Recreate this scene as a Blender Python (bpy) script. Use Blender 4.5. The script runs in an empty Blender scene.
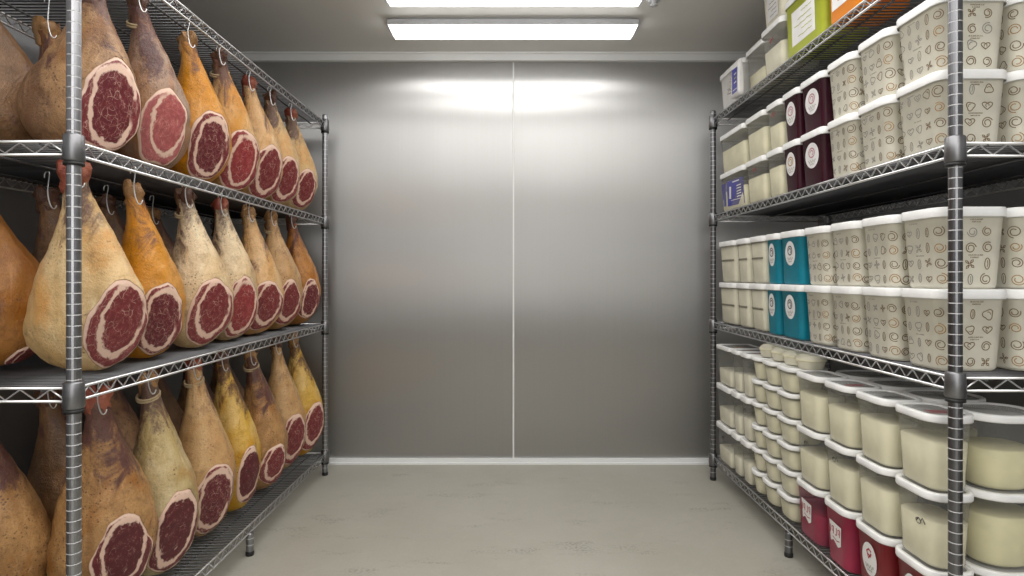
import bpy, bmesh, math, random, re
from mathutils import Vector, Matrix, noise as mnoise
PI = math.pi
scene = bpy.context.scene
C = scene.collection

# ------------------------------------------------------------------ helpers
def link(name, bm, mats, parent=None, smooth=True, loc=None):
    me = bpy.data.meshes.new(name)
    bm.normal_update()
    bm.to_mesh(me); bm.free()
    if smooth:
        for p in me.polygons: p.use_smooth = True
    if not isinstance(mats, (list, tuple)): mats = [mats]
    for m in mats: me.materials.append(m)
    o = bpy.data.objects.new(name, me); C.objects.link(o)
    if parent is not None: o.parent = parent
    if loc is not None: o.location = loc
    return o

def tag(o, label=None, cat=None, group=None, kind=None):
    if label: o['label'] = label
    if cat: o['category'] = cat
    if group: o['group'] = group
    if kind: o['kind'] = kind
    return o

def empty(name, loc):
    o = bpy.data.objects.new(name, None); C.objects.link(o)
    o.location = loc; o.empty_display_size = 0.05
    return o

def copy_tree(o, loc, parent=None):
    kids = [k for k in bpy.data.objects if k.parent == o]
    c = o.copy(); C.objects.link(c); c.parent = parent
    if loc is not None: c.location = loc
    for k in kids: copy_tree(k, None, c)
    return c

def box(bm, x0, x1, y0, y1, z0, z1, mi=0, bev=0.0):
    vs = [bm.verts.new((x, y, z)) for z in (z0, z1) for y in (y0, y1) for x in (x0, x1)]
    fs = []
    for f in ((0,2,3,1),(4,5,7,6),(0,1,5,4),(2,6,7,3),(0,4,6,2),(1,3,7,5)):
        fc = bm.faces.new([vs[i] for i in f]); fc.material_index = mi; fs.append(fc)
    if bev > 0:
        es = list({e for f in fs for e in f.edges})
        bmesh.ops.bevel(bm, geom=es, offset=bev, segments=2, affect='EDGES', profile=0.6)

def tube(bm, pts, r, seg=6, mi=0, caps=True):
    pts = [Vector(p) for p in pts]
    n = len(pts); rings = []
    up = None
    for i, p in enumerate(pts):
        t = (pts[min(i+1, n-1)] - pts[max(i-1, 0)]).normalized()
        if up is None:
            up = Vector((0,0,1)) if abs(t.z) < 0.9 else Vector((1,0,0))
        a = t.cross(up)
        if a.length < 1e-5: a = t.cross(Vector((0,1,0)))
        a.normalize(); b = a.cross(t).normalized(); up = b
        rr = r[i] if isinstance(r, (list, tuple)) else r
        rings.append([bm.verts.new(p + a*math.cos(2*PI*k/seg)*rr + b*math.sin(2*PI*k/seg)*rr) for k in range(seg)])
    for i in range(n-1):
        for k in range(seg):
            f = bm.faces.new((rings[i][k], rings[i][(k+1) % seg], rings[i+1][(k+1) % seg], rings[i+1][k])); f.material_index = mi
    if caps:
        f = bm.faces.new(rings[0][::-1]); f.material_index = mi
        f = bm.faces.new(rings[-1]); f.material_index = mi

def lathe(bm, prof, cx=0, cy=0, seg=20, mi=0, mif=None):
    rings = [[bm.verts.new((cx + r*math.cos(2*PI*k/seg), cy + r*math.sin(2*PI*k/seg), z)) for k in range(seg)] for r, z in prof]
    for i in range(len(rings)-1):
        for k in range(seg):
            f = bm.faces.new((rings[i][k], rings[i][(k+1) % seg], rings[i+1][(k+1) % seg], rings[i+1][k])); f.material_index = mif(i) if mif else mi
    bm.faces.new(rings[0][::-1]).material_index = mi
    bm.faces.new(rings[-1]).material_index = mi

def rrect(w, d, r, n=6):
    r = min(r, w/2-1e-4, d/2-1e-4); out = []
    for cx, cy, a0 in ((w/2-r, d/2-r, 0), (-w/2+r, d/2-r, PI/2), (-w/2+r, -d/2+r, PI), (w/2-r, -d/2+r, 1.5*PI)):
        for k in range(n+1):
            a = a0 + PI/2*k/n
            out.append((cx + r*math.cos(a), cy + r*math.sin(a)))
    return out

def loft(bm, secs, bottom=True, top=True, mi=0, n=6):
    rings = []
    for w, d, r, z in secs:
        rings.append([bm.verts.new((x, y, z)) for x, y in rrect(w, d, r, n)])
    m = len(rings[0])
    for i in range(len(rings)-1):
        for k in range(m):
            f = bm.faces.new((rings[i][k], rings[i][(k+1) % m], rings[i+1][(k+1) % m], rings[i+1][k])); f.material_index = mi
    if bottom: bm.faces.new(rings[0][::-1]).material_index = mi
    if top: bm.faces.new(rings[-1]).material_index = mi
    return rings

# ------------------------------------------------------------------ materials
class NT:
    def __init__(s, name):
        s.m = bpy.data.materials.new(name); s.m.use_nodes = True
        s.t = s.m.node_tree; s.t.nodes.clear()
        s.out = s.n('ShaderNodeOutputMaterial')
    def n(s, typ, **kw):
        x = s.t.nodes.new(typ)
        for k, v in kw.items():
            if k.startswith('i_'): x.inputs[k[2:].replace('_', ' ')].default_value = v
            else: setattr(x, k, v)
        return x
    def l(s, a, b): s.t.links.new(a, b)
    def val(s, x, sock):
        if hasattr(x, 'is_linked') or isinstance(x, bpy.types.NodeSocket): s.l(x, sock)
        else: sock.default_value = x
    def math(s, op, a, b=0.0, clamp=False):
        x = s.n('ShaderNodeMath', operation=op, use_clamp=clamp)
        s.val(a, x.inputs[0]); s.val(b, x.inputs[1]); return x.outputs[0]
    def mix(s, f, a, b, blend='MIX'):
        x = s.n('ShaderNodeMix', data_type='RGBA', blend_type=blend)
        s.val(f, x.inputs[0])
        for v, k in ((a, 6), (b, 7)):
            if isinstance(v, tuple): x.inputs[k].default_value = v if len(v) == 4 else v + (1,)
            else: s.l(v, x.inputs[k])
        return x.outputs[2]
    def ramp(s, f, a, b, smooth=True):     # 0 at a, 1 at b
        x = s.n('ShaderNodeMapRange', interpolation_type='SMOOTHSTEP' if smooth else 'LINEAR')
        s.val(f, x.inputs[0]); x.inputs[1].default_value = a; x.inputs[2].default_value = b
        if a > b:
            x.inputs[1].default_value = b; x.inputs[2].default_value = a
            x.inputs[3].default_value = 1; x.inputs[4].default_value = 0
        return x.outputs[0]
    def noise(s, vec, scale, detail=3, rough=0.55, dist=0.0):
        x = s.n('ShaderNodeTexNoise'); x.inputs['Scale'].default_value = scale
        x.inputs['Detail'].default_value = detail; x.inputs['Roughness'].default_value = rough
        x.inputs['Distortion'].default_value = dist
        if vec is not None: s.l(vec, x.inputs['Vector'])
        return x.outputs['Fac']
    def coord(s, scale=(1,1,1), loc=(0,0,0), kind='Object'):
        c = s.n('ShaderNodeTexCoord'); mp = s.n('ShaderNodeMapping')
        mp.inputs['Scale'].default_value = scale; mp.inputs['Location'].default_value = loc
        s.l(c.outputs[kind], mp.inputs['Vector']); return mp.outputs[0]
    def bsdf(s, color=None, rough=0.5, metal=0.0, spec=0.5, bump=None, bstr=0.3, bdist=0.005):
        b = s.n('ShaderNodeBsdfPrincipled')
        if color is not None:
            if isinstance(color, tuple): b.inputs['Base Color'].default_value = color + (1,)
            else: s.l(color, b.inputs['Base Color'])
        s.val(rough, b.inputs['Roughness']); s.val(metal, b.inputs['Metallic'])
        b.inputs['Specular IOR Level'].default_value = spec
        if bump is not None:
            bn = s.n('ShaderNodeBump'); bn.inputs['Strength'].default_value = bstr; bn.inputs['Distance'].default_value = bdist
            s.l(bump, bn.inputs['Height']); s.l(bn.outputs[0], b.inputs['Normal'])
        return b
    def done(s, b):
        s.l(b.outputs[0], s.out.inputs[0]); return s.m

def plain(name, color, rough=0.5, metal=0.0, spec=0.5, sss=0.0):
    t = NT(name)
    nz = t.noise(t.coord(), 14, 2)
    c = t.mix(t.ramp(nz, 0.3, 0.7), tuple(v*0.93 for v in color), tuple(min(1, v*1.05) for v in color))
    b = t.bsdf(c, rough, metal, spec)
    if sss:
        b.inputs['Subsurface Weight'].default_value = sss
        b.inputs['Subsurface Radius'].default_value = (0.02, 0.015, 0.01)
    return t.done(b)

def steel_wall(name, base, rough=0.3, aniso=0.75):
    t = NT(name)
    fine = t.noise(t.coord((260, 260, 0.7)), 1.0, 2)
    big = t.noise(t.coord((1.1, 1.1, 0.55)), 1.0, 3)
    c = t.mix(t.ramp(fine, 0.3, 0.7), tuple(v*0.985 for v in base), tuple(v*1.01 for v in base))
    tn = t.n('ShaderNodeTangent', direction_type='UV_MAP'); tn.uv_map = 'UVMap'
    rg = t.math('ADD', t.math('MULTIPLY', big, 0.10), rough-0.05)
    lobes = []
    for extra, an in ((0.0, aniso), (0.14, aniso*0.7)):                  # polished grain plus a broad satin haze
        b = t.bsdf(c, t.math('ADD', rg, extra), 1.0)
        b.inputs['Anisotropic'].default_value = an
        t.l(tn.outputs[0], b.inputs['Tangent']); lobes.append(b)
    mx = t.n('ShaderNodeMixShader'); mx.inputs[0].default_value = 0.42
    t.l(lobes[0].outputs[0], mx.inputs[1]); t.l(lobes[1].outputs[0], mx.inputs[2])
    return t.done(mx)

def concrete():
    t = NT('sealed_concrete')
    v = t.coord()
    a = t.noise(v, 1.3, 5, 0.6); b_ = t.noise(v, 7, 5, 0.65, 0.6); f = t.noise(v, 90, 3, 0.7)
    c = t.mix(t.ramp(a, 0.3, 0.7), (0.385, 0.37, 0.315), (0.44, 0.425, 0.37))
    c = t.mix(t.math('MULTIPLY', t.ramp(b_, 0.5, 0.75), 0.35), c, (0.50, 0.48, 0.415))
    sc = t.math('MULTIPLY', t.ramp(t.noise(t.coord((1.6, 4.2, 1), (3.1, 1.7, 0)), 1.6, 5, 0.7), 0.54, 0.68), t.ramp(f, 0.42, 0.60))
    c = t.mix(t.math('MULTIPLY', sc, 0.55), c, (0.19, 0.17, 0.135))
    c = t.mix(t.math('MULTIPLY', t.ramp(f, 0.35, 0.7), 0.14), c, (0.30, 0.28, 0.23))
    rg = t.math('ADD', t.math('MULTIPLY', b_, 0.25), 0.28)
    return t.done(t.bsdf(c, rg, 0, 0.4, f, 0.08, 0.003))

def paint(name, col, rough=0.5):
    t = NT(name)
    a = t.noise(t.coord(), 1.2, 3); f = t.noise(t.coord(), 120, 2)
    c = t.mix(t.ramp(a, 0.3, 0.7), tuple(v*0.94 for v in col), col)
    return t.done(t.bsdf(c, rough, 0, 0.4, f, 0.04, 0.002))

def metal(name, col, rough, streak=True):
    t = NT(name)
    f = t.noise(t.coord((60, 60, 60)), 1.0, 2)
    c = t.mix(f, tuple(v*0.85 for v in col), tuple(min(1, v*1.1) for v in col))
    return t.done(t.bsdf(c, t.math('ADD', t.math('MULTIPLY', f, 0.12), rough), 1.0))

def emissive(name, col, st):
    t = NT(name)
    b = t.bsdf((0.9, 0.9, 0.9), 0.4)
    b.inputs['Emission Color'].default_value = col + (1,); b.inputs['Emission Strength'].default_value = st
    return t.done(b)

def clear_plastic(name, tint=(0.93, 0.93, 0.91), haze=(0.62, 0.62, 0.60), f=0.16):
    t = NT(name)
    tr = t.n('ShaderNodeBsdfTransparent'); tr.inputs[0].default_value = tint + (1,)
    nz = t.noise(t.coord((1, 1, 0.3)), 18, 2)
    b = t.bsdf(haze, 0.18, 0, 0.5)
    fr = t.n('ShaderNodeLayerWeight'); fr.inputs[0].default_value = 0.25
    k = t.math('ADD', t.math('MULTIPLY', fr.outputs['Facing'], 0.30), t.math('ADD', t.math('MULTIPLY', nz, 0.06), f-0.03), True)
    mx = t.n('ShaderNodeMixShader'); t.l(k, mx.inputs[0]); t.l(tr.outputs[0], mx.inputs[1]); t.l(b.outputs[0], mx.inputs[2])
    t.l(mx.outputs[0], t.out.inputs[0]); return t.m

def skin_mat(name, c1, c2, dark=(0.06, 0.03, 0.025), spots=0.4, hock=0.6, seed=0.0, gloss=0.40):
    t = NT(name)
    v = t.coord((1, 1, 1), (seed*3.7, seed*1.3, seed*2.1))
    vs = t.coord((1, 1, 0.45), (seed*1.9, seed*4.3, seed))
    at = t.n('ShaderNodeAttribute', attribute_name='axis'); ax = at.outputs['Fac']
    big = t.noise(vs, 8, 5, 0.6, 0.6); mid = t.noise(v, 30, 5, 0.7, 0.3); fine = t.noise(v, 150, 3, 0.75)
    warm = tuple(min(1, a*b) for a, b in zip(c1, (1.02, 0.72, 0.50)))
    c = t.mix(t.ramp(big, 0.36, 0.64), c1, c2)
    # warm rusty clouds
    cl = t.noise(t.coord((1, 1, 0.6), (seed*2.3, seed*.7, seed*5)), 6.5, 4, 0.6, 0.8)
    c = t.mix(t.math('MULTIPLY', t.ramp(cl, 0.50, 0.70), 0.60), c, warm)
    c = t.mix(t.math('MULTIPLY', t.ramp(mid, 0.47, 0.70), 0.50), c, tuple(x*0.58 for x in c1))
    # pale fat streaks along the leg
    st = t.noise(t.coord((1, 1, 0.22), (seed, 7, seed*2)), 30, 4, 0.65, 1.0)
    c = t.mix(t.math('MULTIPLY', t.ramp(st, 0.56, 0.74), 0.40), c, tuple(min(0.88, x*1.30+0.06) for x in c2))
    # dried dark stains, stronger towards the hock
    stain = t.noise(t.coord((1, 1, 0.5), (seed*5.1, 2, seed)), 13, 6, 0.68, 0.7)
    lim = t.math('ADD', stain, t.math('MULTIPLY', t.ramp(ax, 0.55, 0.0), 0.20*hock+0.02))
    lim = t.math('ADD', lim, t.math('MULTIPLY', t.math('SUBTRACT', fine, 0.5), 0.10))
    c = t.mix(t.math('MULTIPLY', t.ramp(lim, 0.58, 0.74), 0.88), c, tuple(0.5*a+0.5*b for a, b in zip(dark, (0.085, 0.03, 0.045))))
    # peppery mould specks
    vo = t.n('ShaderNodeTexVoronoi'); vo.inputs['Scale'].default_value = 95; t.l(v, vo.inputs['Vector'])
    sp = t.math('MULTIPLY', t.ramp(vo.outputs['Distance'], 0.34, 0.14), t.ramp(t.noise(v, 12, 3), 0.66-0.28*spots, 0.76-0.22*spots))
    c = t.mix(t.math('MULTIPLY', sp, 0.75), c, dark)
    sp2 = t.math('MULTIPLY', t.ramp(t.noise(v, 70, 4, 0.8), 0.58, 0.68), t.ramp(t.noise(v, 7, 3), 0.62-0.2*spots, 0.74-0.2*spots))
    c = t.mix(t.math('MULTIPLY', sp2, 0.7), c, tuple(x*0.30 for x in c1))
    c = t.mix(t.math('MULTIPLY', t.ramp(fine, 0.48, 0.75), 0.35), c, tuple(x*0.48 for x in c1))
    h = t.math('ADD', t.math('MULTIPLY', mid, 0.6), t.math('MULTIPLY', fine, 0.4))
    hs = t.n('ShaderNodeHueSaturation'); hs.inputs['Saturation'].default_value = 1.16; hs.inputs['Value'].default_value = 1.02
    t.l(c, hs.inputs['Color']); c = hs.outputs[0]
    rg = t.math('ADD', t.math('MULTIPLY', mid, 0.30), gloss-0.19)
    return t.done(t.bsdf(c, rg, 0, 0.55, h, 0.8, 0.007))

def meat_mat(name, eye, outer, fat=(0.76, 0.53, 0.42), seed=0.0, marb=0.5, ex=0.08, ey=0.10):
    t = NT(name)
    at = t.n('ShaderNodeAttribute', attribute_name='cut')
    mp = t.n('ShaderNodeMapping'); mp.inputs['Location'].default_value = (seed*3.3, seed*1.7, seed)
    t.l(at.outputs['Vector'], mp.inputs['Vector']); p = mp.outputs[0]
    sx = t.n('ShaderNodeSeparateXYZ'); t.l(at.outputs['Vector'], sx.inputs[0])
    u, w, rad = sx.outputs[0], sx.outputs[1], sx.outputs[2]
    n1 = t.noise(p, 1.6, 3, 0.6); n2 = t.noise(p, 6, 4, 0.65); n3 = t.noise(p, 26, 3, 0.7)
    rd = t.math('ADD', rad, t.math('MULTIPLY', t.math('SUBTRACT', n1, 0.5), 0.16))
    du = t.math('SUBTRACT', u, ex); dw = t.math('MULTIPLY', t.math('SUBTRACT', w, ey), 0.80)
    e = t.math('SQRT', t.math('ADD', t.math('MULTIPLY', du, du), t.math('MULTIPLY', dw, dw)))
    e = t.math('ADD', e, t.math('MULTIPLY', t.math('SUBTRACT', n1, 0.5), 0.38))
    e = t.math('ADD', e, t.math('MULTIPLY', t.math('SUBTRACT', n2, 0.5), 0.12))
    # muscle colours
    vo2 = t.n('ShaderNodeTexVoronoi', feature='F1'); vo2.inputs['Scale'].default_value = 1.4; t.l(p, vo2.inputs['Vector'])
    c_eye = t.mix(t.ramp(n2, 0.3, 0.7), eye, tuple(x*1.45 for x in eye))
    c_out = t.mix(t.ramp(n2, 0.3, 0.7), outer, tuple(x*1.4 for x in outer))
    c = t.mix(t.ramp(e, 0.58, 0.62), c_eye, c_out)
    # marbling: thin worms and flecks
    wv = t.n('ShaderNodeVectorMath', operation='ADD'); t.l(p, wv.inputs[0])
    nv = t.n('ShaderNodeTexNoise'); nv.inputs['Scale'].default_value = 3.0; t.l(p, nv.inputs['Vector'])
    sc = t.n('ShaderNodeVectorMath', operation='SCALE'); t.l(nv.outputs['Color'], sc.inputs[0]); sc.inputs[3].default_value = 0.25
    t.l(sc.outputs[0], wv.inputs[1])
    ve = t.n('ShaderNodeTexVoronoi', feature='DISTANCE_TO_EDGE'); ve.inputs['Scale'].default_value = 4.2; t.l(wv.outputs[0], ve.inputs['Vector'])
    m1 = t.math('MULTIPLY', t.ramp(ve.outputs['Distance'], 0.035, 0.008), t.ramp(t.noise(p, 3.2, 2), 0.60-0.22*marb, 0.72-0.15*marb))
    ve2 = t.n('ShaderNodeTexVoronoi', feature='DISTANCE_TO_EDGE'); ve2.inputs['Scale'].default_value = 11; t.l(wv.outputs[0], ve2.inputs['Vector'])
    m2 = t.math('MULTIPLY', t.ramp(ve2.outputs['Distance'], 0.05, 0.012), t.ramp(n2, 0.56-0.12*marb, 0.66-0.1*marb))
    mb = t.math('MAXIMUM', t.math('MULTIPLY', m1, 0.6), t.math('MULTIPLY', m2, 0.4))
    c = t.mix(mb, c, tuple(x*0.95 for x in fat))
    # fat seam round the eye
    s1 = t.math('MULTIPLY', t.ramp(e, 0.55, 0.59), t.ramp(e, 0.71, 0.66))
    s1 = t.math('MULTIPLY', s1, t.ramp(t.noise(p, 1.1, 2), 0.30, 0.40))
    fatc = t.mix(n3, fat, tuple(min(0.9, x*1.2) for x in fat))
    c = t.mix(s1, c, fatc)
    # outer fat and rind
    wr = t.math('ADD', 0.915, t.math('MULTIPLY', t.math('SUBTRACT', t.noise(p, 2.2, 2), 0.5), 0.22))
    c = t.mix(t.ramp(t.math('SUBTRACT', rad, wr), -0.01, 0.025), c, fatc)
    c = t.mix(t.ramp(rad, 0.975, 0.995), c, (0.40, 0.22, 0.10))
    c = t.mix(t.math('MULTIPLY', t.ramp(n3, 0.5, 0.8), 0.25), c, tuple(x*0.5 for x in eye))
    h = t.math('ADD', t.math('MULTIPLY', mb, 0.5), t.math('MULTIPLY', n3, 0.5))
    return t.done(t.bsdf(c, 0.42, 0, 0.45, h, 0.35, 0.004))

M = {}
M['wall'] = steel_wall('brushed_steel', (0.495, 0.49, 0.485), 0.33, 1.0)
M['side'] = steel_wall('dull_steel', (0.30, 0.30, 0.31), 0.45, 0.3)
M['floor'] = concrete()
M['ceil'] = paint('ceiling_paint', (0.74, 0.73, 0.705), 0.45)
M['trim'] = paint('white_trim', (0.84, 0.85, 0.85), 0.4)
M['seam'] = paint('white_sealant', (0.80, 0.80, 0.80), 0.5)
M['chrome'] = metal('chrome_wire', (0.34, 0.34, 0.355), 0.26)
M['smoke'] = metal('smoked_chrome', (0.20, 0.20, 0.21), 0.26)
M['ring'] = plain('bright_ring', (0.62, 0.62, 0.63), 0.4)
M['rimlight'] = metal('bright_wire', (0.74, 0.74, 0.75), 0.25)
M['deck'] = metal('grey_wire', (0.13, 0.13, 0.135), 0.38)
M['sleeve'] = plain('grey_sleeve', (0.17, 0.17, 0.18), 0.4)
M['black'] = plain('black_rubber', (0.012, 0.012, 0.012), 0.5)
M['hook'] = metal('hook_wire', (0.72, 0.72, 0.72), 0.25)
M['lamp_body'] = plain('lamp_housing', (0.50, 0.51, 0.53), 0.4)
M['lens'] = emissive('lamp_lens', (1.0, 0.985, 0.96), 6.0)
M['white'] = plain('white_lid', (0.88, 0.88, 0.87), 0.35)
M['cream_tub'] = plain('ivory_plastic', (0.80, 0.77, 0.66), 0.35)
M['brown_ink'] = plain('brown_ink', (0.20, 0.125, 0.06), 0.6)
M['gold_ink'] = plain('gold_ink', (0.42, 0.25, 0.09), 0.6)
M['grey_ink'] = plain('grey_ink', (0.30, 0.28, 0.25), 0.6)
M['clear'] = clear_plastic('clear_plastic', (0.97, 0.97, 0.96), (0.62, 0.62, 0.60), 0.12)
M['panel'] = clear_plastic('frosted_panel', (0.85, 0.85, 0.84), (0.50, 0.50, 0.48), 0.55)
M['cream'] = plain('cream_filling', (0.90, 0.85, 0.62), 0.5, 0, 0.3)
M['cream2'] = plain('ivory_filling', (0.90, 0.86, 0.69), 0.5, 0, 0.3)
M['cream3'] = plain('yellow_cream_filling', (0.88, 0.82, 0.52), 0.5, 0, 0.3)
M['maroon'] = plain('maroon_plastic', (0.050, 0.008, 0.020), 0.25)
M['teal'] = plain('teal_plastic', (0.0, 0.25, 0.36), 0.35)
M['red'] = plain('red_plastic', (0.28, 0.008, 0.016), 0.3)
M['raspberry'] = plain('raspberry_plastic', (0.42, 0.02, 0.075), 0.3)
M['pink'] = plain('pink_filling', (0.50, 0.035, 0.12), 0.35)
M['pinkclear'] = clear_plastic('pink_tinted_plastic', (0.80, 0.50, 0.58), (0.5, 0.2, 0.28), 0.22)
M['green'] = plain('lime_plastic', (0.46, 0.52, 0.05), 0.3)
M['orange'] = plain('orange_plastic', (0.85, 0.26, 0.01), 0.35)
M['paper'] = plain('white_label', (0.80, 0.79, 0.78), 0.5)
M['red_ink'] = plain('red_ink', (0.42, 0.03, 0.05), 0.6)
M['rose_ink'] = plain('rose_ink', (0.50, 0.22, 0.27), 0.6)
M['band_ink'] = plain('band_ink', (0.17, 0.155, 0.12), 0.6)
M['dark_ink'] = plain('dark_ink', (0.045, 0.04, 0.045), 0.6)
M['blue'] = plain('blue_print', (0.035, 0.035, 0.32), 0.35)
M['green_ink'] = plain('green_ink', (0.42, 0.50, 0.08), 0.6)
M['twine'] = plain('butchers_twine', (0.45, 0.34, 0.20), 0.8)
M['berry'] = plain('berry_filling', (0.22, 0.05, 0.06), 0.4)
M['orange_ink'] = plain('orange_ink', (0.50, 0.20, 0.04), 0.6)

# ------------------------------------------------------------------ room
XL, XR, YF, YB, H = -1.74, 1.80, -2.3, 3.42, 2.406
def quadwall(name, pts, mat):
    bm = bmesh.new(); vs = [bm.verts.new(p) for p in pts]; f = bm.faces.new(vs)
    uv = bm.loops.layers.uv.new('UVMap')
    for lp, c in zip(f.loops, ((0,0),(1,0),(1,1),(0,1))): lp[uv].uv = c
    o = link(name, bm, mat, smooth=False); o['kind'] = 'structure'; return o
quadwall('floor', [(XL,YF,0),(XR,YF,0),(XR,YB,0),(XL,YB,0)], M['floor'])
quadwall('ceiling', [(XL,YB,H),(XR,YB,H),(XR,YF,H),(XL,YF,H)], M['ceil'])
quadwall('wall_back', [(XL,YB,0),(XR,YB,0),(XR,YB,H),(XL,YB,H)], M['wall'])
quadwall('wall_left', [(XL,YF,0),(XL,YB,0),(XL,YB,H),(XL,YF,H)], M['side'])
quadwall('wall_right', [(XR,YB,0),(XR,YF,0),(XR,YF,H),(XR,YB,H)], M['side'])
quadwall('wall_front', [(XR,YF,0),(XL,YF,0),(XL,YF,H),(XR,YF,H)], M['trim'])
bm = bmesh.new()
box(bm, XL, XR, YB-0.030, YB-0.001, H-0.048, H-0.004); box(bm, XL, XR, YB-0.042, YB-0.001, H-0.010, H-0.001)
tag(link('trim_1', bm, M['trim'], smooth=False), kind='structure')
bm = bmesh.new()
box(bm, XL, XR, YB-0.022, YB-0.001, 0.0, 0.030); box(bm, XL, XR, YB-0.034, YB-0.001, 0.0, 0.010)
tag(link('baseboard_back', bm, M['trim'], smooth=False), kind='structure')
bm = bmesh.new(); box(bm, 0.004, 0.013, YB-0.004, YB-0.0005, 0.030, H-0.048)
tag(link('trim_2', bm, M['seam'], smooth=False), kind='structure')

# ------------------------------------------------------------------ ceiling lights
def ceiling_light(xc, half, y0, y1, label):
    root = empty('ceiling_light', (xc, (y0+y1)/2, H-0.001)); d = (y1-y0)/2
    bm = bmesh.new(); box(bm, -half, half, -d, d, -0.036, -0.008, 0, 0.003)
    box(bm, -half*0.96, half*0.96, -d*0.8, d*0.8, -0.009, -0.0005)
    link('housing', bm, M['lamp_body'], root, False)
    bm = bmesh.new()
    a = [(-half+0.004, -d+0.003), (half-0.004, -d+0.003), (half-0.004, d-0.003), (-half+0.004, d-0.003)]
    b = [(-half+0.022, -d+0.018), (half-0.022, -d+0.018), (half-0.022, d-0.018), (-half+0.022, d-0.018)]
    va = [bm.verts.new((x, y, -0.0365)) for x, y in a]; vb = [bm.verts.new((x, y, -0.066)) for x, y in b]
    for k in range(4): bm.faces.new((va[k], vb[k], vb[(k+1) % 4], va[(k+1) % 4]))
    bm.faces.new(vb[::-1]); bm.faces.new(va)
    bmesh.ops.recalc_face_normals(bm, faces=bm.faces)
    link('diffuser', bm, M['lens'], root, False)
    return tag(root, label, 'ceiling light', 'ceiling batten lights')
ceiling_light(0.005, 0.635, 2.93, 3.06, 'long white ceiling light nearest the steel back wall, seen whole')
ceiling_light(0.010, 0.590, 2.53, 2.69, 'bright ceiling light cut off by the top edge, in front of the whole one')
bm = bmesh.new(); lathe(bm, [(0.036, -0.001), (0.038, -0.008), (0.030, -0.016), (0.012, -0.019), (0.012, -0.034), (0.018, -0.037), (0.018, -0.040)], seg=20)
o = link('ceiling_sensor', bm, M['lamp_body'], loc=(0.665, 2.72, H)); tag(o, 'small round grey sensor on the ceiling beside the light', 'sensor')

def area(x, y, z, sx, sy, power, rot=(0,0,0), col=(1, 0.985, 0.96)):
    l = bpy.data.lights.new('lamp', 'AREA'); l.shape = 'RECTANGLE'; l.size = sx; l.size_y = sy
    l.energy = power; l.color = col
    o = bpy.data.objects.new('lamp', l); C.objects.link(o); o.location = (x, y, z); o.rotation_euler = rot
    return o
area(0, 0.1, 2.38, 2.2, 4.0, 76)  # broad overhead fill, added and spread wide to lift the room evenly
area(0, -2.2, 1.45, 1.6, 1.7, 17, (PI/2, 0, 0))  # added frontal fill behind the camera, stands for no real fixture
w = bpy.data.worlds.new('world'); scene.world = w; w.use_nodes = True
w.node_tree.nodes['Background'].inputs[0].default_value = (0.5, 0.5, 0.5, 1); w.node_tree.nodes['Background'].inputs[1].default_value = 0.15

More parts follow.
